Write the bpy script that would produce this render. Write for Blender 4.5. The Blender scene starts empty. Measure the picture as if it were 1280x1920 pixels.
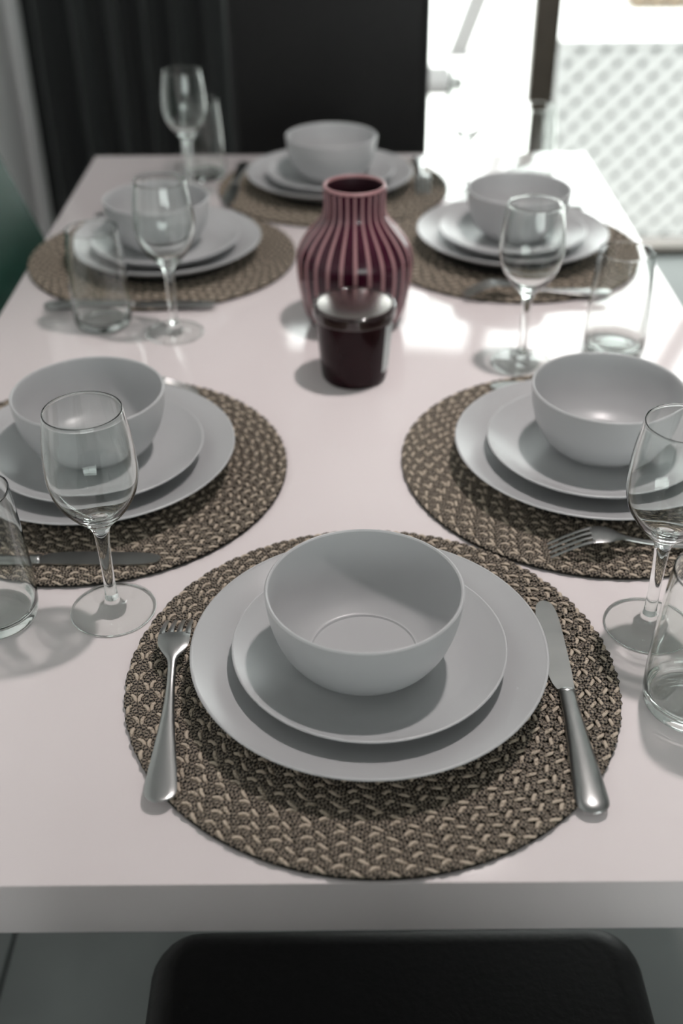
import bpy, bmesh, math, random
from mathutils import Vector, Matrix
random.seed(7)
S = bpy.context.scene
COL = S.collection
PI = math.pi
T = 0.75                      # height of the table top above the floor

# ------------------------------------------------------------------ camera
cam_d = bpy.data.cameras.new('camera')
cam = bpy.data.objects.new('camera', cam_d)
COL.objects.link(cam)
S.camera = cam
PITCH, ROLL = 0.6039, -0.0077
fwd = Vector((0, math.cos(PITCH), -math.sin(PITCH)))
rt = Vector((1, 0, 0))
up = rt.cross(fwd)
r2 = math.cos(ROLL) * rt + math.sin(ROLL) * up
u2 = -math.sin(ROLL) * rt + math.cos(ROLL) * up
cam.matrix_world = Matrix(((r2.x, u2.x, -fwd.x, 0), (r2.y, u2.y, -fwd.y, 0), (r2.z, u2.z, -fwd.z, T + 0.5928), (0, 0, 0, 1)))
cam_d.sensor_fit = 'VERTICAL'
cam_d.sensor_height = 36.0
cam_d.lens = 36.0 * 2053.3 / 1920.0
cam_d.clip_start = 0.02
cam_d.dof.use_dof = True
cam_d.dof.focus_distance = 0.86
cam_d.dof.aperture_fstop = 3.2

# ------------------------------------------------------------------ world, sun, exposure
W = bpy.data.worlds.new('world')
S.world = W
W.use_nodes = True
bg = W.node_tree.nodes['Background']
bg.inputs[0].default_value = (0.975, 1.0, 0.992, 1)      # bright even overcast sky
bg.inputs[1].default_value = 6.5
sun_d = bpy.data.lights.new('sun', 'SUN')
sun_d.energy = 3.0
sun_d.angle = math.radians(3)
sun_d.color = (1.0, 0.96, 0.92)
sun = bpy.data.objects.new('sun', sun_d)
COL.objects.link(sun)
sun.rotation_euler = (math.radians(20), 0, math.radians(-14))     # from behind the house, onto the patio
S.view_settings.view_transform = 'Standard'
S.view_settings.look = 'None'
S.view_settings.gamma = 1.0
S.view_settings.use_curve_mapping = False
S.view_settings.exposure = -0.13
S.cycles.use_denoising = True
S.cycles.max_bounces = 16
S.cycles.transmission_bounces = 14
S.cycles.transparent_max_bounces = 16
S.cycles.diffuse_bounces = 5
S.cycles.glossy_bounces = 6
S.cycles.sample_clamp_indirect = 6.0

# ------------------------------------------------------------------ materials
MATS = {}
def mat(name, col, rough=0.5, metal=0.0, **kw):
    m = bpy.data.materials.new(name)
    m.use_nodes = True
    b = m.node_tree.nodes['Principled BSDF']
    b.inputs['Base Color'].default_value = (*col, 1)
    b.inputs['Roughness'].default_value = rough
    b.inputs['Metallic'].default_value = metal
    for k, v in kw.items():
        b.inputs[k.replace('_', ' ')].default_value = v
    MATS[name] = m
    return m

def noise_tint(m, amount, scale, coords='Object', detail=4, rough_amp=0.0, bump=0.0, stretch=(1, 1, 1)):
    nt = m.node_tree
    b = nt.nodes['Principled BSDF']
    tc = nt.nodes.new('ShaderNodeTexCoord')
    mp = nt.nodes.new('ShaderNodeMapping')
    mp.inputs['Scale'].default_value = stretch
    nz = nt.nodes.new('ShaderNodeTexNoise')
    nz.inputs['Scale'].default_value = scale
    nz.inputs['Detail'].default_value = detail
    nt.links.new(tc.outputs[coords], mp.inputs[0])
    nt.links.new(mp.outputs[0], nz.inputs['Vector'])
    base = tuple(b.inputs['Base Color'].default_value)[:3]
    cr = nt.nodes.new('ShaderNodeMapRange')
    cr.inputs[1].default_value = 0.3; cr.inputs[2].default_value = 0.7
    cr.inputs[3].default_value = 0.0; cr.inputs[4].default_value = 1.0
    nt.links.new(nz.outputs['Fac'], cr.inputs[0])
    mx = nt.nodes.new('ShaderNodeMix')
    mx.data_type = 'RGBA'
    mx.inputs[6].default_value = (*[c * (1 - amount) for c in base], 1)
    mx.inputs[7].default_value = (*[min(1, c * (1 + amount)) for c in base], 1)
    nt.links.new(cr.outputs[0], mx.inputs[0])
    nt.links.new(mx.outputs[2], b.inputs['Base Color'])
    if rough_amp:
        r0 = b.inputs['Roughness'].default_value
        rr = nt.nodes.new('ShaderNodeMapRange')
        rr.inputs[3].default_value = max(0, r0 - rough_amp); rr.inputs[4].default_value = r0 + rough_amp
        nt.links.new(nz.outputs['Fac'], rr.inputs[0])
        nt.links.new(rr.outputs[0], b.inputs['Roughness'])
    if bump:
        bp = nt.nodes.new('ShaderNodeBump')
        bp.inputs['Strength'].default_value = bump
        bp.inputs['Distance'].default_value = 0.002
        nt.links.new(nz.outputs['Fac'], bp.inputs['Height'])
        nt.links.new(bp.outputs[0], b.inputs['Normal'])
    return m

noise_tint(mat('table_white', (0.82, 0.757, 0.762), 0.09, Specular_IOR_Level=0.6), 0.01, 3.0, rough_amp=0.02)
noise_tint(mat('stoneware', (0.475, 0.482, 0.49), 0.33), 0.025, 14.0)
noise_tint(mat('steel', (0.39, 0.395, 0.39), 0.30, 1.0), 0.04, 60.0, rough_amp=0.05, stretch=(1, .15, 1))
noise_tint(mat('blade_steel', (0.40, 0.41, 0.40), 0.34, 1.0), 0.04, 60.0, rough_amp=0.05, stretch=(.15, 1, 1))
noise_tint(mat('black_leather', (0.006, 0.006, 0.006), 0.50, Specular_IOR_Level=0.22), 0.2, 160.0, bump=0.15)
noise_tint(mat('green_leather', (0.012, 0.052, 0.036), 0.55, Specular_IOR_Level=0.15), 0.2, 160.0, bump=0.15)
noise_tint(mat('dark_metal', (0.02, 0.02, 0.02), 0.35, 0.6), 0.1, 40.0)
noise_tint(mat('wall_paint', (0.88, 0.88, 0.88), 0.85), 0.02, 6.0, bump=0.05)
noise_tint(mat('ceiling_paint', (0.50, 0.50, 0.50), 0.9), 0.02, 6.0)
noise_tint(mat('grey_paint', (0.26, 0.265, 0.26), 0.85), 0.02, 6.0, bump=0.05)
noise_tint(mat('tile', (0.15, 0.162, 0.158), 0.55, Specular_IOR_Level=0.3), 0.10, 5.0, rough_amp=0.06)
noise_tint(mat('grout', (0.045, 0.05, 0.05), 0.9), 0.1, 30.0)
noise_tint(mat('curtain_cloth', (0.016, 0.019, 0.019), 0.85, Sheen_Weight=0.15), 0.15, 220.0, bump=0.1)
noise_tint(mat('bronze_frame', (0.085, 0.068, 0.052), 0.45, 0.3), 0.08, 20.0)
noise_tint(mat('white_plastic', (0.82, 0.82, 0.81), 0.5), 0.02, 30.0)
noise_tint(mat('patio_concrete', (0.74, 0.73, 0.71), 0.85), 0.04, 3.0, bump=0.1)
noise_tint(mat('grey_paver', (0.07, 0.066, 0.066), 0.85), 0.08, 12.0)
noise_tint(mat('lattice_paint', (0.29, 0.29, 0.29), 0.6), 0.02, 20.0)
noise_tint(mat('hole_shade_grey', (0.17, 0.17, 0.17), 0.9), 0.05, 40.0)  # grey standing in for the shade seen through the lattice holes
noise_tint(mat('post_paint', (0.11, 0.105, 0.105), 0.6), 0.03, 20.0)
noise_tint(mat('terracotta', (0.105, 0.08, 0.055), 0.8), 0.15, 25.0)
noise_tint(mat('vase_glaze', (0.042, 0.005, 0.016), 0.16, Specular_IOR_Level=0.45), 0.25, 25.0)
noise_tint(mat('vase_stripe', (0.38, 0.20, 0.21), 0.35), 0.12, 40.0)
noise_tint(mat('vase_inside', (0.03, 0.006, 0.012), 0.5), 0.1, 30.0)
noise_tint(mat('jar_glaze', (0.014, 0.0028, 0.0045), 0.18, Specular_IOR_Level=0.2), 0.15, 25.0)
noise_tint(mat('jar_lid', (0.02, 0.010, 0.010), 0.10, Coat_Weight=0.6, Coat_Roughness=0.03), 0.15, 25.0)
noise_tint(mat('label_paper', (0.62, 0.65, 0.65), 0.6), 0.02, 40.0)
noise_tint(mat('mat_backing', (0.025, 0.022, 0.018), 0.9), 0.2, 120.0)

def glass_mat(name, col=(1, 1, 1)):
    m = bpy.data.materials.new(name)
    m.use_nodes = True
    nt = m.node_tree
    nt.nodes.clear()
    o = nt.nodes.new('ShaderNodeOutputMaterial')
    g = nt.nodes.new('ShaderNodeBsdfGlass')
    g.inputs['Color'].default_value = (*col, 1); g.inputs['Roughness'].default_value = 0.0; g.inputs['IOR'].default_value = 1.47
    nt.links.new(g.outputs[0], o.inputs[0])
    MATS[name] = m
glass_mat('clear_glass', (0.985, 0.995, 0.99))

def pane_mat(name, ior=1.3, tint=(0.97, 0.99, 0.98, 1)):                                     # thin flat window pane: clear, with a mirror share at grazing angles
    m = bpy.data.materials.new(name)
    m.use_nodes = True
    nt = m.node_tree
    nt.nodes.clear()
    o = nt.nodes.new('ShaderNodeOutputMaterial')
    mx = nt.nodes.new('ShaderNodeMixShader')
    f0 = ((ior - 1) / (ior + 1)) ** 2
    ge = nt.nodes.new('ShaderNodeNewGeometry')
    dt = nt.nodes.new('ShaderNodeVectorMath'); dt.operation = 'DOT_PRODUCT'
    nt.links.new(ge.outputs['Incoming'], dt.inputs[0]); nt.links.new(ge.outputs['Normal'], dt.inputs[1])
    def mth(op, a, b=None):
        q = nt.nodes.new('ShaderNodeMath'); q.operation = op
        for k, v in enumerate((a, b)):
            if v is None: continue
            if isinstance(v, (int, float)): q.inputs[k].default_value = v
            else: nt.links.new(v, q.inputs[k])
        return q.outputs[0]
    c_ = mth('ABSOLUTE', dt.outputs['Value'])
    fr_ = mth('ADD', mth('MULTIPLY', mth('POWER', mth('SUBTRACT', 1.0, c_), 5.0), 1 - f0), f0)
    tr = nt.nodes.new('ShaderNodeBsdfTransparent'); tr.inputs[0].default_value = tint
    gl = nt.nodes.new('ShaderNodeBsdfGlossy'); gl.inputs['Roughness'].default_value = 0.0
    nt.links.new(fr_, mx.inputs[0]); nt.links.new(tr.outputs[0], mx.inputs[1]); nt.links.new(gl.outputs[0], mx.inputs[2])
    nt.links.new(mx.outputs[0], o.inputs[0])
    MATS[name] = m
pane_mat('pane_glass')
pane_mat('thin_glass', 1.47, (.985, .995, .99, 1))

def yarn_mat(name, light, dark, ratio):
    m = mat(name, light, 0.8)
    nt = m.node_tree
    b = nt.nodes['Principled BSDF']
    uv = nt.nodes.new('ShaderNodeUVMap')
    ck = nt.nodes.new('ShaderNodeTexChecker')
    ck.inputs['Scale'].default_value = 1.0
    ck.inputs['Color1'].default_value = (*light, 1)
    ck.inputs['Color2'].default_value = (*dark, 1)
    nz = nt.nodes.new('ShaderNodeTexNoise')
    nz.inputs['Scale'].default_value = 0.35
    mx = nt.nodes.new('ShaderNodeMix'); mx.data_type = 'RGBA'
    mr = nt.nodes.new('ShaderNodeMapRange')
    mr.inputs[1].default_value = ratio - 0.08; mr.inputs[2].default_value = ratio + 0.08
    nt.links.new(uv.outputs[0], ck.inputs['Vector'])
    nt.links.new(uv.outputs[0], nz.inputs['Vector'])
    nt.links.new(nz.outputs['Fac'], mr.inputs[0])
    nt.links.new(mr.outputs[0], mx.inputs[0])
    nt.links.new(ck.outputs[0], mx.inputs[6])
    mx.inputs[7].default_value = (*light, 1)
    nt.links.new(mx.outputs[2], b.inputs['Base Color'])
yarn_mat('yarn_light', (0.56, 0.475, 0.38), (0.28, 0.23, 0.175), 0.45)
yarn_mat('yarn_dark', (0.27, 0.225, 0.175), (0.010, 0.008, 0.007), 0.95)

# ------------------------------------------------------------------ mesh helpers
def link(name, me, material, parent=None, loc=None):
    o = bpy.data.objects.new(name, me)
    COL.objects.link(o)
    mats = material if isinstance(material, (list, tuple)) else [material]
    if not me.materials:
        for q in mats:
            me.materials.append(MATS[q])
    if parent: o.parent = parent
    if loc: o.location = loc
    return o

def finish(me, angle=35):
    for p in me.polygons: p.use_smooth = True
    me.set_sharp_from_angle(angle=math.radians(angle))
    return me

def from_bm(name, bm, angle=35):
    bmesh.ops.recalc_face_normals(bm, faces=bm.faces)
    me = bpy.data.meshes.new(name)
    bm.to_mesh(me); bm.free()
    return finish(me, angle)

def box_bm(bm, x0, x1, y0, y1, z0, z1, bev=0.0, seg=2):
    r = bmesh.ops.create_cube(bm, size=1.0)
    vs = r['verts']
    for v in vs:
        v.co = Vector(((x0 + x1) / 2 + v.co.x * (x1 - x0), (y0 + y1) / 2 + v.co.y * (y1 - y0), (z0 + z1) / 2 + v.co.z * (z1 - z0)))
    if bev:
        es = list({e for v in vs for e in v.link_edges})
        bmesh.ops.bevel(bm, geom=es, offset=bev, segments=seg, affect='EDGES', profile=0.5)
    return vs

def box(name, dims, material, parent=None, bev=0.0, seg=2, angle=35):
    bm = bmesh.new()
    box_bm(bm, *dims, bev=bev, seg=seg)
    return link(name, from_bm(name, bm, angle), material, parent)

def catmull(P, n):
    out = []
    for i in range(len(P) - 1):
        p0 = P[max(i - 1, 0)]; p1 = P[i]; p2 = P[i + 1]; p3 = P[min(i + 2, len(P) - 1)]
        for k in range(n):
            t = k / n
            out.append(tuple(0.5 * (2 * b + (c - a) * t + (2 * a - 5 * b + 4 * c - d) * t * t + (3 * b - a - 3 * c + d) * t ** 3)
                             for a, b, c, d in zip(p0, p1, p2, p3)))
    out.append(tuple(P[-1]))
    return out

def lathe_mesh(name, prof, seg=96, angle=40, a0=0.0, a1=2 * PI):
    full = abs(a1 - a0 - 2 * PI) < 1e-6
    n = seg if full else seg + 1
    verts, rings = [], []
    for r, z in prof:
        if r < 1e-6:
            rings.append([len(verts)] * n); verts.append((0, 0, z))
        else:
            ring = []
            for i in range(n):
                a = a0 + (a1 - a0) * i / seg
                ring.append(len(verts)); verts.append((r * math.cos(a), r * math.sin(a), z))
            rings.append(ring)
    faces = []
    for A, B in zip(rings, rings[1:]):
        for i in range(seg):
            j = (i + 1) % n
            f = [A[i], A[j], B[j], B[i]]
            g = []
            for q in f:
                if q not in g: g.append(q)
            if len(g) > 2: faces.append(g)
    me = bpy.data.meshes.new(name)
    me.from_pydata(verts, [], faces)
    return finish(me, angle)

def loft_mesh(name, secs, caps=True, closed=False, angle=50):
    """secs: list of rings of 3D points, all the same length"""
    verts = [p for s in secs for p in s]
    n = len(secs[0])
    faces = []
    m = len(secs)
    for i in range(m if closed else m - 1):
        a = i * n; b = ((i + 1) % m) * n
        for k in range(n):
            l = (k + 1) % n
            faces.append((a + k, a + l, b + l, b + k))
    if caps and not closed:
        faces.append(tuple(range(n - 1, -1, -1)))
        faces.append(tuple(range((m - 1) * n, m * n)))
    me = bpy.data.meshes.new(name)
    me.from_pydata(verts, [], faces)
    return finish(me, angle)

def empty(name, loc=(0, 0, 0), rz=0.0):
    o = bpy.data.objects.new(name, None)
    o.empty_display_size = 0.05
    COL.objects.link(o)
    o.location = loc
    o.rotation_euler = (0, 0, rz)
    return o

def tag(o, label, cat, group=None):
    o['label'] = label; o['category'] = cat
    if group: o['group'] = group
    return o

def copy_tree(o, parent=None):
    c = o.copy()
    COL.objects.link(c)
    c.parent = parent
    for ch in list(o.children): copy_tree(ch, c)
    return c

def struct(o):
    o['kind'] = 'structure'
    return o

# ------------------------------------------------------------------ room shell
XL, XR, YF, YB, ZC = -0.95, 3.0, -3.0, 3.40, 2.5
DX0, DX1, DZ1 = -0.29, 2.05, 1.92            # opening of the sliding door

flo = struct(box('floor', (XL - .2, XR + .2, YF - .2, YB + .2, -0.90, -0.004), 'grout'))
tile_me = None
ts, gap = 0.6, 0.006
gx0, gy0 = -0.458, 0.40
i0 = math.floor((XL - gx0) / ts); j0 = math.floor((YF - gy0) / ts)
tiles = {}
for i in range(i0, int((XR - gx0) / ts) + 1):
    for j in range(j0, int((YB + .05 - gy0) / ts) + 1):
        x0 = max(gx0 + i * ts + gap / 2, XL); x1 = min(gx0 + (i + 1) * ts - gap / 2, XR)
        y0 = max(gy0 + j * ts + gap / 2, YF); y1 = min(gy0 + (j + 1) * ts - gap / 2, YB)
        if x1 - x0 < .02 or y1 - y0 < .02: continue
        key = (round(x1 - x0, 4), round(y1 - y0, 4))
        if key not in tiles:
            bm = bmesh.new()
            box_bm(bm, -key[0] / 2, key[0] / 2, -key[1] / 2, key[1] / 2, -.006, 0, bev=.0015, seg=1)
            tiles[key] = from_bm('floor_tile', bm)
        link('floor_tile', tiles[key], 'tile', flo, ((x0 + x1) / 2, (y0 + y1) / 2, 0))

struct(box('ceiling', (XL - .2, XR + .2, YF - .2, YB + .2, ZC, ZC + .25), 'ceiling_paint'))
struct(box('wall_left', (XL - .2, XL, YF - .2, YB + .2, 0, ZC), 'wall_paint'))
struct(box('wall_right', (XR, XR + .2, YF - .2, YB + .2, 0, ZC), 'grey_paint'))
FX0, FX1, FZ0, FZ1 = -.10, 2.80, .55, 2.15      # window behind the camera
bm = bmesh.new()
box_bm(bm, XL, FX0, YF - .2, YF, 0, ZC)
box_bm(bm, FX1, XR, YF - .2, YF, 0, ZC)
box_bm(bm, FX0, FX1, YF - .2, YF, 0, FZ0)
box_bm(bm, FX0, FX1, YF - .2, YF, FZ1, ZC)
struct(link('wall_front', from_bm('wall_front', bm), 'grey_paint'))
w2 = empty('window_2', ((FX0 + FX1) / 2, YF - .1, FZ0)); struct(w2)
def fpart(name, x0, x1, z0, z1, m, y0=-.03, y1=.03):
    return box(name, (x0 - (FX0 + FX1) / 2, x1 - (FX0 + FX1) / 2, y0, y1, z0 - FZ0, z1 - FZ0), m, w2, bev=.003 if m != 'pane_glass' else 0)
fpart('frame_jamb', FX0, FX0 + .05, FZ0, FZ1, 'bronze_frame'); fpart('frame_jamb', FX1 - .05, FX1, FZ0, FZ1, 'bronze_frame')
fpart('frame_head', FX0 + .05, FX1 - .05, FZ1 - .05, FZ1, 'bronze_frame'); fpart('frame_sill', FX0 + .05, FX1 - .05, FZ0, FZ0 + .05, 'bronze_frame')
fpart('mullion', 1.325, 1.375, FZ0 + .05, FZ1 - .05, 'bronze_frame')
fpart('pane', FX0 + .05, 1.325, FZ0 + .05, FZ1 - .05, 'pane_glass', -.003, .003); fpart('pane', 1.375, FX1 - .05, FZ0 + .05, FZ1 - .05, 'pane_glass', -.003, .003)
bm = bmesh.new()
box_bm(bm, XL, DX0, YB, YB + .2, 0, ZC)
box_bm(bm, DX1, XR, YB, YB + .2, 0, ZC)
box_bm(bm, DX0, DX1, YB, YB + .2, DZ1, ZC)
struct(link('wall_back', from_bm('wall_back', bm), 'wall_paint'))
struct(box('baseboard_left', (XL, XL + .012, YF, YB, 0, .08), 'white_plastic', bev=.003))
struct(box('baseboard_right', (XR - .012, XR, YF, YB, 0, .08), 'white_plastic', bev=.003))

# sliding glass door in the back wall
win = empty('window_1', ((DX0 + DX1) / 2, YB + .06, 0)); struct(win)
wx, wy = (DX0 + DX1) / 2, YB + .06
def wpart(name, x0, x1, y0, y1, z0, z1, m, bev=.003):
    return box(name, (x0 - wx, x1 - wx, y0 - wy, y1 - wy, z0, z1), m, win, bev=bev)
fy0, fy1 = YB + .01, YB + .11
wpart('frame_jamb', DX0, DX0 + .05, fy0, fy1, 0, DZ1, 'bronze_frame')
wpart('frame_jamb', DX1 - .05, DX1, fy0, fy1, 0, DZ1, 'bronze_frame')
wpart('frame_head', DX0 + .05, DX1 - .05, fy0, fy1, DZ1 - .05, DZ1, 'bronze_frame')
wpart('frame_sill', DX0 + .05, DX1 - .05, fy0, fy1, 0.0, .022, 'bronze_frame')
wpart('meeting_stile', .568, .648, YB + .015, YB + .06, .022, DZ1 - .05, 'bronze_frame')
wpart('meeting_stile', .578, .638, YB + .062, YB + .10, .035, DZ1 - .05, 'bronze_frame')
wpart('meeting_stile', 1.44, 1.52, YB + .015, YB + .06, .022, DZ1 - .05, 'bronze_frame')
wpart('pane', DX0 + .05, .568, YB + .035, YB + .041, .035, DZ1 - .05, 'pane_glass', 0)
wpart('pane', .638, 1.44, YB + .078, YB + .084, .035, DZ1 - .05, 'pane_glass', 0)
wpart('pane', 1.52, DX1 - .05, YB + .035, YB + .041, .035, DZ1 - .05, 'pane_glass', 0)

por_d = bpy.data.lights.new('door_portal', 'AREA')
por_d.shape = 'RECTANGLE'; por_d.size = DX1 - DX0 - .1; por_d.size_y = DZ1 - .08
por_d.cycles.is_portal = True
por = bpy.data.objects.new('door_portal', por_d); COL.objects.link(por)
por.location = (wx, YB + .15, DZ1 / 2); por.rotation_euler = (math.radians(-90), 0, 0)

por2_d = bpy.data.lights.new('window_portal', 'AREA')
por2_d.shape = 'RECTANGLE'; por2_d.size = FX1 - FX0 - .1; por2_d.size_y = FZ1 - FZ0 - .1
por2_d.cycles.is_portal = True
por2 = bpy.data.objects.new('window_portal', por2_d); COL.objects.link(por2)
por2.location = ((FX0 + FX1) / 2, YF - .15, (FZ0 + FZ1) / 2); por2.rotation_euler = (math.radians(90), 0, 0)

# ------------------------------------------------------------------ outside
struct(box('yard_ground', (-10, 12, -16, YF - .2, -0.9, -0.70), 'patio_concrete'))
struct(box('patio_ground', (-8, 12, YB + .2, 20, -0.9, -0.70), 'patio_concrete'))
struct(box('patio_step', (-2, 4.5, YB + .2, YB + .33, -0.70, -0.15), 'patio_concrete'))
pv = box('paving_slab', (-.9, .86, 8.3, 8.9, -.70, -.62), 'grey_paver', bev=.006)
tag(pv, 'grey paving slab lying on the white patio outside the glass door', 'paver')

LY = 5.20
lp = empty('lattice_panel', (1.795, LY, -0.70))
tag(lp, 'low pale grey diamond lattice panel standing outside the glass door', 'lattice')
lx0, lx1, lz0, lz1 = -0.815, 0.815, 0.02, 1.00
box('rail', (lx0, lx1, -.012, .012, lz1 - .03, lz1), 'lattice_paint', lp, bev=.003)
box('rail', (lx0, lx1, -.012, .012, 0.0, lz0 + .02), 'lattice_paint', lp, bev=.003)
box('stile', (lx0, lx0 + .035, -.012, .012, lz0 + .02, lz1 - .03), 'lattice_paint', lp, bev=.003)
box('stile', (lx1 - .035, lx1, -.012, .012, lz0 + .02, lz1 - .03), 'lattice_paint', lp, bev=.003)
box('hole_shade_sheet', (lx0 + .03, lx1 - .03, .026, .030, lz0 + .015, lz1 - .025), 'hole_shade_grey', lp)  # added sheet: its grey paints the shaded background into the lattice holes
zl0, zl1 = lz0 + .015, lz1 - .025
pit, hw = 0.112, 0.0265                     # horizontal spacing and half width of the slats
hgt = zl1 - zl0
for layer, sgn in ((-.0035, 1), (.0035, -1)):
    k = -int(hgt / pit) - 2
    while True:
        xb = lx0 + .03 + k * pit
        k += 1
        if xb > lx1 + hgt: break
        xa, za, xc, zc_ = xb, zl0, xb + hgt, zl1
        if sgn < 0: xa, xc = xb + hgt, xb
        # clip to the frame in x
        pts = []
        lo, hi = 0.0, 1.0
        X0, X1 = lx0 + .025, lx1 - .025
        dx = xc - xa
        t0 = (X0 - xa) / dx; t1 = (X1 - xa) / dx
        if t0 > t1: t0, t1 = t1, t0
        lo, hi = max(lo, t0), min(hi, t1)
        if hi - lo < .03: continue
        ax, az = xa + dx * lo, za + hgt * lo
        bx, bz = xa + dx * hi, za + hgt * hi
        d = Vector((bx - ax, 0, bz - az)); L = d.length; d.normalize()
        n = Vector((-d.z, 0, d.x)) * hw
        secs = []
        for P in (Vector((ax, layer, az)), Vector((bx, layer, bz))):
            q = Vector((0, .0034, 0))
            secs.append([P + n - q, P - n - q, P - n + q, P + n + q])
        link('slat', loft_mesh('slat', secs), 'lattice_paint', lp)

# leaning pale post farther out
po = empty('leaning_post', (.98, 9.6, -.70))
tag(po, 'pale leaning post on the patio seen past the far wine glass', 'post')
secs = []
a_, b_ = Vector((0, 0, 0)), Vector((.62, .1, 1.7))
for t in (0, .5, 1):
    c = a_.lerp(b_, t)
    secs.append([c + Vector((x, y, 0)) for x, y in ((-.085, -.05), (.085, -.05), (.085, .05), (-.085, .05))])
link('shaft', loft_mesh('shaft', secs), 'post_paint', po)
box('foot_plate', (-.11, .11, -.1, .1, 0, .02), 'post_paint', po, bev=.004)

pl = empty('garden_trough', (3.62, 11.6, -.70))
tag(pl, 'brown scalloped garden trough far out on the patio at top right', 'planter')
box('trough_body', (-.80, .80, -.10, .28, .05, .42), 'terracotta', pl, bev=.01)
sc_me = lathe_mesh('scallop', [(0, -.02), (.082, -.02), (.09, -.012), (.09, .012), (.082, .02), (0, .02)], 24)
for k in range(9):
    s_ = link('scallop', sc_me, 'terracotta', pl, (-.72 + k * .18, -.105, .09))
    s_.rotation_euler = (PI / 2, 0, 0)

# ------------------------------------------------------------------ curtain
cb = bmesh.new()
cx0, cx1 = XL + .06, -.285
nx, nz = 180, 14
grid = []
for j in range(nz + 1):
    row = []
    z = .012 + (2.36 - .012) * j / nz
    for i in range(nx + 1):
        t = i / nx
        x = cx0 + (cx1 - cx0) * t
        ph = 2 * PI * 6.2 * (t + .018 * math.sin(9 * t + 1))
        y = 3.30 + (.034 + .008 * math.sin(5 * t + .6)) * math.sin(ph) + .006 * math.sin(2.3 * ph + z * 1.5)
        y += .010 * math.sin(z * 2 + 4 * t) * (1 - z / 2.4)
        row.append(cb.verts.new((x, y, z)))
    grid.append(row)
for j in range(nz):
    for i in range(nx):
        cb.faces.new((grid[j][i], grid[j][i + 1], grid[j + 1][i + 1], grid[j + 1][i]))
cme = bpy.data.meshes.new('curtain'); cb.to_mesh(cme); cb.free()
finish(cme, 80)
cur = link('curtain', cme, 'curtain_cloth')
sm = cur.modifiers.new('thickness', 'SOLIDIFY'); sm.thickness = .003
tag(cur, 'charcoal floor-length curtain hanging in folds beside the glass door', 'curtain')
rod = empty('curtain_rod', (XL + .01, 3.30, 2.39))
tag(rod, 'dark curtain rod above the charcoal curtain', 'rod')
link('rail', lathe_mesh('rail', [(0, 0), (.010, 0), (.010, .80), (0, .80)], 20), 'dark_metal', rod).rotation_euler = (0, PI / 2, 0)
f_ = link('finial', lathe_mesh('finial', catmull([(0, 0), (.012, .002), (.018, .014), (.012, .027), (0, .03)], 3), 20), 'dark_metal', rod, (.80, 0, 0)); f_.rotation_euler = (0, PI / 2, 0)
box('bracket', (.35, .37, -.006, .10, -.006, .006), 'dark_metal', rod, bev=.001)

# ------------------------------------------------------------------ ceiling downlights
def downlight(x, y, power, label, col):
    e = empty('downlight', (x, y, ZC))
    tag(e, label, 'light', 'ceiling downlights')
    link('trim_ring', lathe_mesh('trim_ring', catmull([(.046, -.001), (.047, -.007), (.055, -.009), (.066, -.005), (.068, -.001)], 3) , 40), 'white_plastic', e)
    link('diffuser', lathe_mesh('diffuser', [(0, -.003), (.046, -.003), (.046, -.0005), (0, -.0005)], 40), 'lamp_glow', e)
    ld = bpy.data.lights.new('downlight_lamp', 'AREA')
    ld.shape = 'DISK'; ld.size = .085
    ld.energy = power; ld.color = col
    ld.spread = math.radians(150)
    lo = bpy.data.objects.new('downlight_lamp', ld); COL.objects.link(lo)
    ld.cycles.is_caustics_light = True
    lo.parent = e; lo.location = (0, 0, -.012)
    return ld
lm = bpy.data.materials.new('lamp_glow'); lm.use_nodes = True
lb = lm.node_tree.nodes['Principled BSDF']
lb.inputs['Base Color'].default_value = (.9, .88, .85, 1)
lb.inputs['Emission Color'].default_value = (1, .94, .90, 1); lb.inputs['Emission Strength'].default_value = 12
MATS['lamp_glow'] = lm
WARM = (1.0, .915, .90)
downlight(.40, 1.12, 14.0, 'round ceiling downlight over the middle of the table', WARM)
downlight(1.5, -1.5, 3, 'round ceiling downlight behind the near chair', (1.0, .95, .94))

# ------------------------------------------------------------------ dining table
TX0, TX1, TY0, TY1 = -.441, .446, .441, 2.001
tb = empty('dining_table', ((TX0 + TX1) / 2, (TY0 + TY1) / 2, 0))
tag(tb, 'long glossy white dining table laid for six', 'table')
tx, ty = tb.location.x, tb.location.y
box('tabletop', (TX0 - tx, TX1 - tx, TY0 - ty, TY1 - ty, T - .05, T), 'table_white', tb, bev=.0016, seg=2).cycles.is_caustics_receiver = True
for sx in (0, 1):
    for sy in (0, 1):
        lx = (TX1 - .085 if sx else TX0 + .005) - tx
        ly = (TY1 - .085 if sy else TY0 + .005) - ty
        box('leg', (lx, lx + .08, ly, ly + .08, 0, T - .05), 'table_white', tb, bev=.002)

# ------------------------------------------------------------------ chairs
def cushion(name, w, d, h, bev, parent, material, crown=0.0):
    bm = bmesh.new()
    box_bm(bm, -w / 2, w / 2, -d / 2, d / 2, 0, h)
    bmesh.ops.bevel(bm, geom=[e for e in bm.edges if abs(e.verts[0].co.z - e.verts[1].co.z) > h * .5], offset=min(bev * 1.6, .42 * min(w, d)), segments=6, affect='EDGES', profile=.5)
    hor = [e for e in bm.edges if abs(e.verts[0].co.z - e.verts[1].co.z) < 1e-5]
    bmesh.ops.bevel(bm, geom=hor, offset=min(bev, h * .45, .3 * min(w, d)), segments=5, affect='EDGES', profile=.5)
    return link(name, from_bm(name, bm, 60), material, parent)

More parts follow.
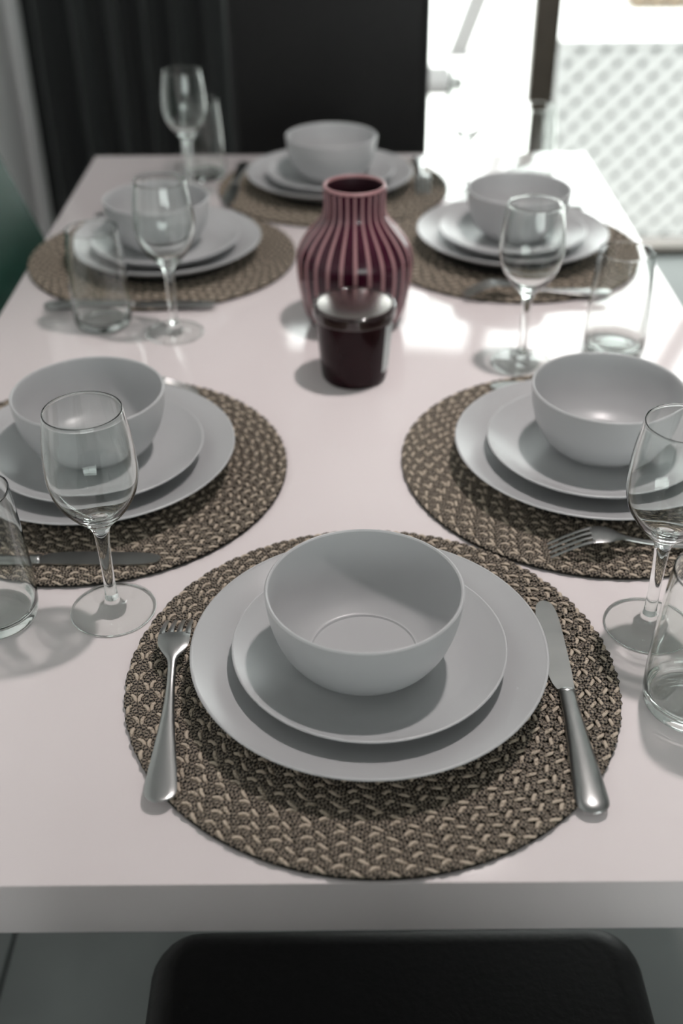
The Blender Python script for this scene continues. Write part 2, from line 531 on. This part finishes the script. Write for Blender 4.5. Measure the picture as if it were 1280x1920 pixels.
def make_chair(material, w, seat_d, seat_top, back_top, tilt, back_w=None, bar='dark_metal'):
    """origin on the floor under the seat's middle; the sitter faces +y"""
    c = empty('dining_chair')
    s = cushion('seat', w, seat_d, .075, .028, c, material); s.location = (0, 0, seat_top - .075)
    bw = back_w or w
    bh = back_top - seat_top + .03
    b = cushion('backrest', bw, .055, bh, .022, c, material)
    b.location = (0, -seat_d / 2 + .010, seat_top - .03)
    b.rotation_euler = (math.radians(tilt), 0, 0)
    link('piping', loft_mesh('piping', [[Vector((x, seat_d / 2 - .004 + .004 * math.cos(a), seat_top - .040 + .004 * math.sin(a))) for a in [k * PI / 4 for k in range(8)]] for x in (-w / 2 + .05, w / 2 - .05)]), material, s).location = (0, 0, -(seat_top - .075))
    for sx in (-1, 1):
        for sy in (-1, 1):
            x0 = sx * (w / 2 - .04); y0 = sy * (seat_d / 2 - .05)
            secs = []
            for z, k, r in ((0, 1.0, .013), (seat_top - .07, .0, .018)):
                ox, oy = x0 + sx * .012 * k, y0 + sy * .02 * k
                secs.append([(ox + r * px, oy + r * py, z) for px, py in ((-1, -1), (1, -1), (1, 1), (-1, 1))])
            link('leg', loft_mesh('leg', secs), bar, c)
    return c

ch = make_chair('black_leather', .438, .43, .47, .90, 12, .43)
ch.location = (.0475, .398, 0); ch.rotation_euler = (0, 0, math.radians(.5))
tag(ch, 'black leather dining chair drawn up to the near end of the table', 'chair', 'dining chairs')
ch = make_chair('black_leather', .44, .42, .47, 1.22, 5, .405)
ch.location = (-.018, 2.10, 0); ch.rotation_euler = (0, 0, PI)
tag(ch, 'tall black leather dining chair at the far end of the table', 'chair', 'dining chairs')
ch = make_chair('green_leather', .44, .42, .47, 1.00, 20, .43)
ch.location = (-.205, 1.505, 0); ch.rotation_euler = (0, 0, -PI / 2)
tag(ch, 'dark green dining chair tucked against the left side of the table', 'chair', 'dining chairs')

# ------------------------------------------------------------------ place mats
MAT_R, MAT_Z = .1905, .0062
ROW, R_IN = .0090, .104
def braid_mesh(Rc, n_per, phase):
    ss = 18
    N = n_per * ss
    A, B = .0031, .00105
    verts, faces, uvs, mi = [], [], [], []
    for k in range(3):
        base = len(verts)
        pts = []
        wv, wt = (.00150, .00095) if k == 0 else (.00255, .00095)
        for i in range(N):
            th = 2 * PI * i / ss + 2 * PI * k / 3 + phase
            pts.append((Rc + A * math.sin(th), B * math.sin(2 * th) + .0041))
        for i in range(N):
            a = 2 * PI * i / N
            # direction of the strand in the plane (radial slope against arc)
            rp, rn = pts[(i - 1) % N][0], pts[(i + 1) % N][0]
            da = 2 * 2 * PI / N * Rc
            sl = (rn - rp) / da
            ln = math.hypot(1, sl)
            nr, na = 1 / ln, -sl / ln           # in-plane normal: radial, tangential
            r, z = pts[i]
            ca, sa = math.cos(a), math.sin(a)
            for q in range(6):
                f = q * PI / 3
                o = wv * math.cos(f); h = wt * math.sin(f)
                rr = r + o * nr; tt = o * na
                verts.append((rr * ca - tt * sa, rr * sa + tt * ca, z + h))
        for i in range(N):
            i2 = (i + 1) % N
            for q in range(6):
                q2 = (q + 1) % 6
                faces.append((base + i * 6 + q, base + i * 6 + q2, base + i2 * 6 + q2, base + i2 * 6 + q))
                uvs.append(((i, q), (i, q + 1), (i + 1, q + 1), (i + 1, q)))
                mi.append(0 if k == 0 else 1)
    me = bpy.data.meshes.new('braid_row')
    me.from_pydata(verts, [], faces)
    ul = me.uv_layers.new(name='UVMap')
    flat = []
    for f in uvs:
        for (i, q) in f: flat += [i + .001, q + .001]
    ul.data.foreach_set('uv', flat)
    me.materials.append(MATS['yarn_light']); me.materials.append(MATS['yarn_dark'])
    me.polygons.foreach_set('material_index', mi)
    for p in me.polygons: p.use_smooth = True
    return me

def make_mat():
    m = empty('placemat')
    link('backing', lathe_mesh('backing', [(0, .0006), (MAT_R - .0015, .0006), (MAT_R - .0002, .0014), (MAT_R - .0002, .0024), (MAT_R - .0015, .0032), (R_IN + .006, .0032), (R_IN + .004, .0058), (0, .0058)], 128), 'mat_backing', m)
    rc = MAT_R - ROW / 2 - .0004
    while rc > R_IN:
        n = round(2 * PI * rc / .0240)
        link('braid_row', braid_mesh(rc, n, random.random() * 6), ['yarn_light', 'yarn_dark'], m)
        rc -= ROW
    return m

# ------------------------------------------------------------------ crockery (origins at the underside)
def P2(parts):                # parts: list of (points, smooth) joined
    out = []
    for pts, n in parts:
        q = catmull(pts, n) if n else list(pts)
        out += q if not out else (q[1:] if q[0] == out[-1] else q)
    return out
big_prof = P2([([(0, .002), (.070, .002), (.072, 0), (.077, 0), (.080, .003)], 0),
               ([(.080, .003), (.105, .0105), (.124, .0192), (.1315, .0238), (.1340, .0258), (.1338, .0268), (.1326, .0272), (.1310, .0262), (.1225, .0216), (.105, .0132), (.090, .0085), (.078, .0070), (.066, .0066)], 5),
               ([(.066, .0066), (0, .0066)], 0)])
small_prof = P2([([(0, .002), (.054, .002), (.056, 0), (.060, 0), (.063, .0025)], 0),
                 ([(.063, .0025), (.082, .0085), (.096, .0156), (.1015, .0195), (.1035, .0214), (.1033, .0223), (.1022, .0226), (.1008, .0217), (.0945, .0178), (.081, .0110), (.070, .0075), (.060, .0062), (.050, .0060)], 5),
                 ([(.050, .0060), (0, .0060)], 0)])
bowl_prof = P2([([(0, .003), (.035, .003), (.0365, 0), (.0405, 0), (.0425, .0025)], 0),
                ([(.0425, .0025), (.0545, .0120), (.0640, .0275), (.0695, .0460), (.0720, .0655), (.0718, .0678), (.0708, .0688), (.0697, .0680), (.0690, .0655), (.0666, .0470), (.0612, .0295), (.0525, .0150), (.0425, .0080), (.0398, .0072)], 5),
                ([(.0398, .0072), (.0388, .0060), (.0370, .0058), (0, .0058)], 0)])
big_me = lathe_mesh('dinner_plate', [(r * 1.019, z) for r, z in big_prof], 128)
small_me = lathe_mesh('side_plate', [(r * 1.015, z) for r, z in small_prof], 112)
bowl_me = lathe_mesh('bowl', [(r * 1.030, z) for r, z in bowl_prof], 112)

# ------------------------------------------------------------------ cutlery (y from the handle end, z = 0 at the cloth)
def ellipse_sec(y, hw_, ht, zc, n=12, flat=1.0):
    return [(hw_ * math.cos(2 * PI * k / n), y, zc + ht * math.sin(2 * PI * k / n)) for k in range(n)]
def interp_rows(rows, n):
    return catmull(rows, n)

def make_fork():
    e = empty('fork')
    hrows = interp_rows([(0.0, .0025, .0006, .0046), (.0025, .0075, .0012, .0046), (.009, .0112, .0015, .0046), (.024, .0106, .0017, .0050), (.05, .0078, .0019, .0062), (.08, .0048, .0021, .0082), (.105, .0034, .0023, .0105), (.122, .0032, .0022, .0140)], 4)
    link('handle', loft_mesh('handle', [ellipse_sec(y, w, t, z) for y, w, t, z in hrows]), 'steel', e)
    nrows = interp_rows([(.122, .0032, .0022, .0140), (.130, .0040, .0019, .0168), (.136, .0078, .0015, .0186), (.142, .0112, .0013, .0197), (.147, .0123, .0012, .0201), (.152, .0125, .0011, .0202), (.158, .0126, .0010, .0196)], 4)
    hd = link('head', loft_mesh('head', [ellipse_sec(y, w, t, z) for y, w, t, z in nrows]), 'steel', e)
    for k in range(4):
        x = (-1.5 + k) * .0068
        rows = interp_rows([(.1565, .0024, .0010, .0198), (.166, .0021, .0010, .0168), (.178, .0019, .0010, .0112), (.190, .0016, .0009, .0046), (.194, .0007, .0006, .0024)], 3)
        link('tine', loft_mesh('tine', [[(x * (1 - .04 * (y - .157) / .037) + w * math.cos(2 * PI * q / 8), y, z + t * math.sin(2 * PI * q / 8)) for q in range(8)] for y, w, t, z in rows]), 'steel', hd)
    return e

def make_knife():
    e = empty('table_knife')
    rows = interp_rows([(0, .0045, .0016, .0040), (.003, .0088, .0030, .0042), (.010, .0116, .0040, .0044), (.030, .0108, .0043, .0046), (.060, .0088, .0043, .0048), (.090, .0070, .0041, .0048), (.114, .0062, .0038, .0047)], 4)
    link('handle', loft_mesh('handle', [ellipse_sec(y, w, t, z, 14) for y, w, t, z in rows]), 'steel', e)
    link('collar', loft_mesh('collar', [ellipse_sec(y, w, t, .0047, 14) for y, w, t in ((.1135, .0064, .0040), (.1145, .0068, .0043), (.1165, .0068, .0043), (.1180, .0060, .0030))]), 'steel', e)
    out = catmull([(.0062, .117), (.0072, .140), (.0075, .17), (.0072, .20), (.0050, .217), (.0, .2235), (-.0068, .2220), (-.0100, .2130), (-.0116, .195), (-.0122, .17), (-.0118, .145), (-.0100, .127), (-.0062, .117)], 4)[:-1]
    n = len(out)
    zt, zb = .0056, .0040
    verts = [(x, y, zt if x > -.006 else zt - .0006) for x, y in out] + [(x, y, zb) for x, y in out]
    faces = [tuple(range(n - 1, -1, -1)), tuple(range(n, 2 * n))] + [(i, (i + 1) % n, n + (i + 1) % n, n + i) for i in range(n)]
    bm = bmesh.new()
    vs = [bm.verts.new(v) for v in verts]
    for f in faces: bm.faces.new([vs[i] for i in f])
    link('blade', from_bm('blade', bm, 30), 'blade_steel', e)
    return e

# ------------------------------------------------------------------ glasses
def make_wineglass():
    g = empty('wine_glass')
    foot = P2([([(0, .0002), (.030, .0002)], 0), ([(.030, .0002), (.0350, .0006), (.0358, .0013), (.0352, .0019), (.030, .0024), (.020, .0034), (.012, .0050), (.0080, .0075), (.0066, .0105), (.0058, .0140)], 5), ([(.0058, .0140), (0, .0140)], 0)])
    fo = link('foot', lathe_mesh('foot', foot, 72, 60), ['thin_glass', 'clear_glass'], g)
    for p in fo.data.polygons:                  # the thick edge and the knob under the stem refract
        rr = math.hypot(p.center.x, p.center.y)
        p.material_index = 1 if rr > .0338 or (rr < .0115 and p.center.z > .004) else 0
    stem = [(0, .0142)] + catmull([(.0058, .0142), (.0051, .022), (.0049, .040), (.0052, .060), (.0057, .072), (.0066, .082), (.0092, .0885)], 6)
    link('stem', lathe_mesh('stem', stem, 40, 60), 'clear_glass', g)
    H = .1925
    bowl = P2([([(.0092, .0885), (.0165, .0962), (.0250, .1065), (.0320, .1190), (.0355, .1340), (.0357, .1490), (.0340, .1680), (.0308, .1880), (.0300, H), (.0296, H + .0006), (.0291, H + .0004), (.0290, H - .001), (.0298, .1880), (.0329, .1680), (.0345, .1490), (.0343, .1340), (.0309, .1200), (.0240, .1085), (.0150, .0995), (.0075, .0950), (0, .0938)], 5)])
    link('glass_bowl', lathe_mesh('glass_bowl', bowl, 96, 60), 'clear_glass', g)
    return g

def make_tumbler():
    H = .125
    prof = P2([([(0, .0012), (.022, .0010)], 0), ([(.022, .0010), (.0290, .0006), (.0335, .0025), (.0358, .0085), (.0366, .020), (.0366, .040), (.0357, .065), (.0340, .095), (.0318, .1235), (.0316, .1246), (.0311, .1250), (.0306, .1246), (.0305, .1235), (.0327, .095), (.0344, .065), (.0352, .040), (.0350, .022), (.0335, .0140), (.0290, .0095), (.020, .0080), (0, .0078)], 5)])
    o = link('tumbler', lathe_mesh('tumbler', prof, 96, 60), 'clear_glass')
    return o

# ------------------------------------------------------------------ lay the table
mat0, fork0, knife0, wg0, tum0 = make_mat(), make_fork(), make_knife(), make_wineglass(), make_tumbler()
for pr in (wg0, tum0):
    for q in [pr] + list(pr.children):
        if q.type == 'MESH': q.cycles.is_caustics_caster = True
first = set()
def place(proto, x, y, z, rz, label, cat, group):
    o = proto if id(proto) not in first else copy_tree(proto)
    first.add(id(proto))
    o.location = (x, y, z); o.rotation_euler = (0, 0, rz)
    return tag(o, label, cat, group)
def place_me(name, me, x, y, z, label, cat, group):
    o = link(name, me, 'stoneware', None, (x, y, z))
    o.rotation_euler = (0, 0, random.random() * 6)
    return tag(o, label, cat, group)

W1 = 'at the near end of the table'
W2 = 'on the left, nearer the camera'
W3 = 'on the right, nearer the camera'
W4 = 'on the left, farther from the camera'
W5 = 'at the far end of the table'
W6 = 'on the right, farther from the camera'
MZ = T + MAT_Z
# where, mat, plates, bowl, fork (handle end, angle), knife (handle end, angle), wine glass, tumbler
D = math.radians
SET = [
    (W1, (.0228, .6322), (.0202, .6335), (.0165, .635), (-.1255, .5005, D(2.5)), (.1690, .4905, D(-.5)), (.2515, .6900), (.2620, .5985)),
    (W2, (-.2452, .9356), (-.2420, .9320), (-.2460, .9440), (-.353, 1.0800, D(-90)), (-.3850, .7800, D(-91)), (-.1930, .7160), (-.2900, .7080)),
    (W3, (.2520, .9400), (.2500, .9330), (.2610, .9450), (.3790, .7860, D(90)), (.3930, 1.0990, D(90)), (.2140, 1.1680), (.3290, 1.1980)),
    (W4, (-.2529, 1.5098), (-.2480, 1.5040), (-.2560, 1.5120), (-.380, 1.6650, D(-90)), (-.3850, 1.3310, D(-91)), (-.2065, 1.2570), (-.3000, 1.2850)),
    (W5, (-.0098, 1.8110), (-.0150, 1.8050), (-.0120, 1.8120), (.1400, 1.9500, D(179)), (-.1660, 1.9350, D(176)), (-.2430, 1.7930), (-.2290, 1.8780)),
    (W6, (.2450, 1.5245), (.2480, 1.5260), (.2560, 1.5400), (.3560, 1.3530, D(91)), (.385, 1.690, D(90)), (.2040, 1.7700), (.3220, 1.8300)),
]
for i, (w, m, p, b, fk, kn, wg, tu) in enumerate(SET):
    place(mat0, m[0], m[1], T, random.random() * 6, 'round braided brown placemat ' + w, 'placemat', 'woven placemats')
    place_me('dinner_plate', big_me, p[0], p[1], MZ, 'large grey dinner plate ' + w, 'plate', 'dinner plates')
    place_me('side_plate', small_me, p[0] + .0003, p[1] + .0004, MZ + .0067, 'smaller grey plate stacked under a bowl ' + w, 'plate', 'smaller plates')
    place_me('bowl', bowl_me, b[0], b[1], MZ + .0067 + .0061, 'grey stoneware bowl on two plates ' + w, 'bowl', 'stoneware bowls')
    place(fork0, fk[0], fk[1], MZ - .0018, fk[2], 'steel fork lying face down on placemat ' + w, 'fork', 'forks')
    place(knife0, kn[0], kn[1], MZ - .0038, kn[2], 'steel table knife on placemat ' + w, 'knife', 'table knives')
GW = ['stemmed wine glass at the right edge of the photo by the near place setting',
      'stemmed wine glass standing in front of the bowl on the left side, nearest the camera',
      'stemmed wine glass on the right behind the nearer right bowl',
      'stemmed wine glass in front of the farther left place setting',
      'stemmed wine glass before the charcoal curtain at the far left corner of the table',
      'stemmed wine glass against the bright door at the far right of the table']
GT = ['clear tumbler cut by the right edge of the photo near the front',
      'clear tumbler cut by the left edge of the photo near the front',
      'clear tumbler on the right behind the nearer right bowl',
      'clear tumbler in front of the farther left place setting',
      'clear tumbler behind the wine glass at the far left corner of the table',
      'clear tumbler against the dark door post at the far right of the table']
for i, s in enumerate(SET):
    place(wg0, s[6][0], s[6][1], T, random.random() * 6, GW[i], 'wine glass', 'wine glasses')
    place(tum0, s[7][0], s[7][1], T, random.random() * 6, GT[i], 'tumbler', 'tumblers')

# ------------------------------------------------------------------ striped vase
VX, VY = .0185, 1.291
vz = empty('vase', (VX, VY, T)); tag(vz, 'burgundy ceramic vase with pale vertical stripes in the middle of the table', 'vase')
vout = [(.050, .0), (.0545, .0015), (.058, .008), (.0645, .028), (.0695, .055), (.0712, .080), (.0690, .096), (.0600, .112), (.0470, .127), (.0395, .137), (.0372, .146), (.0368, .160), (.0376, .172)]
vprof = P2([([(0, .002), (.050, .0)], 0), (vout, 5)])
link('body', lathe_mesh('body', vprof, 104, 50), 'vase_glaze', vz)
rimp = catmull([(.0376, .172), (.0374, .1745), (.0358, .1755), (.0342, .1748), (.0338, .172)], 4)
link('rim', lathe_mesh('rim', rimp, 96, 60), 'vase_stripe', vz)
link('inside', lathe_mesh('inside', catmull([(.0338, .172), (.0335, .150), (.040, .134), (.060, .105), (.064, .075), (.055, .015), (0, .008)], 4), 72, 60), 'vase_inside', vz)
sp = catmull(vout, 6)
sp = [p for p in sp if .010 < p[1] < .1715]
NS = 26
secs = []
for k, (r, z) in enumerate(sp):
    r0, z0 = sp[max(k - 1, 0)]; r1, z1 = sp[min(k + 1, len(sp) - 1)]
    tx_, tz_ = r1 - r0, z1 - z0
    l_ = math.hypot(tx_, tz_)
    nr_, nz_ = tz_ / l_, -tx_ / l_
    hw_ = .0017 + .0012 * (r - .0368) / .034
    if k < 3: hw_ *= (.3, .7, .9)[k]
    h_ = .0007
    secs.append([(r - .0008 * nr_, -hw_, z - .0008 * nz_), (r - .0008 * nr_, hw_, z - .0008 * nz_), (r + h_ * nr_, hw_ * .55, z + h_ * nz_), (r + h_ * nr_, -hw_ * .55, z + h_ * nz_)])
stripe_me = loft_mesh('stripe', secs, angle=80)
for k in range(NS):
    s_ = link('stripe', stripe_me, 'vase_stripe', vz)
    s_.rotation_euler = (0, 0, 2 * PI * (k + .5) / NS - PI / 2 * 0 + PI / NS * 0 - PI / 2 + PI / NS)

# ------------------------------------------------------------------ candle jar
JX, JY = .0160, 1.1380
jr = empty('candle_jar', (JX, JY, T)); tag(jr, 'dark burgundy lidded candle jar with a white label, in front of the vase', 'jar')
jprof = P2([([(0, .001), (.030, .001)], 0), ([(.030, .001), (.0345, .0004), (.0368, .0030), (.0380, .0080), (.0395, .025), (.0420, .055), (.0436, .0765)], 5), ([(.0436, .0765), (.040, .0765), (0, .0765)], 0)])
link('body', lathe_mesh('body', jprof, 96, 45), 'jar_glaze', jr)
lprof = P2([([(0, .0766), (.0440, .0766)], 0), ([(.0440, .0766), (.0462, .0775), (.0468, .0800), (.0468, .0880), (.0463, .0905), (.0450, .0915)], 4), ([(.0450, .0915), (.0432, .0912), (.0420, .0900)], 3), ([(.0420, .0900), (0, .0900)], 0)])
link('lid', lathe_mesh('lid', lprof, 96, 45), 'jar_lid', jr)
noise_tint(mat('lid_metal', (0.40, 0.375, 0.36), 0.22, 1.0), 0.08, 60.0, rough_amp=0.06)
link('lid_top', lathe_mesh('lid_top', [(.0418, .0900), (.0418, .0906), (.040, .0908), (0, .0908)], 72), 'lid_metal', jr)['label'] = 'silver disc on top of the lid'
lab = []
for t in [k / 6 for k in range(7)]:
    z = .016 + .058 * t
    lab.append((.0386 + (.0436 - .0386) * (z - .014) / .0625 + .0006, z))
link('label_sticker', lathe_mesh('label_sticker', lab, 24, 60, D(-38), D(24)), 'label_paper', jr)
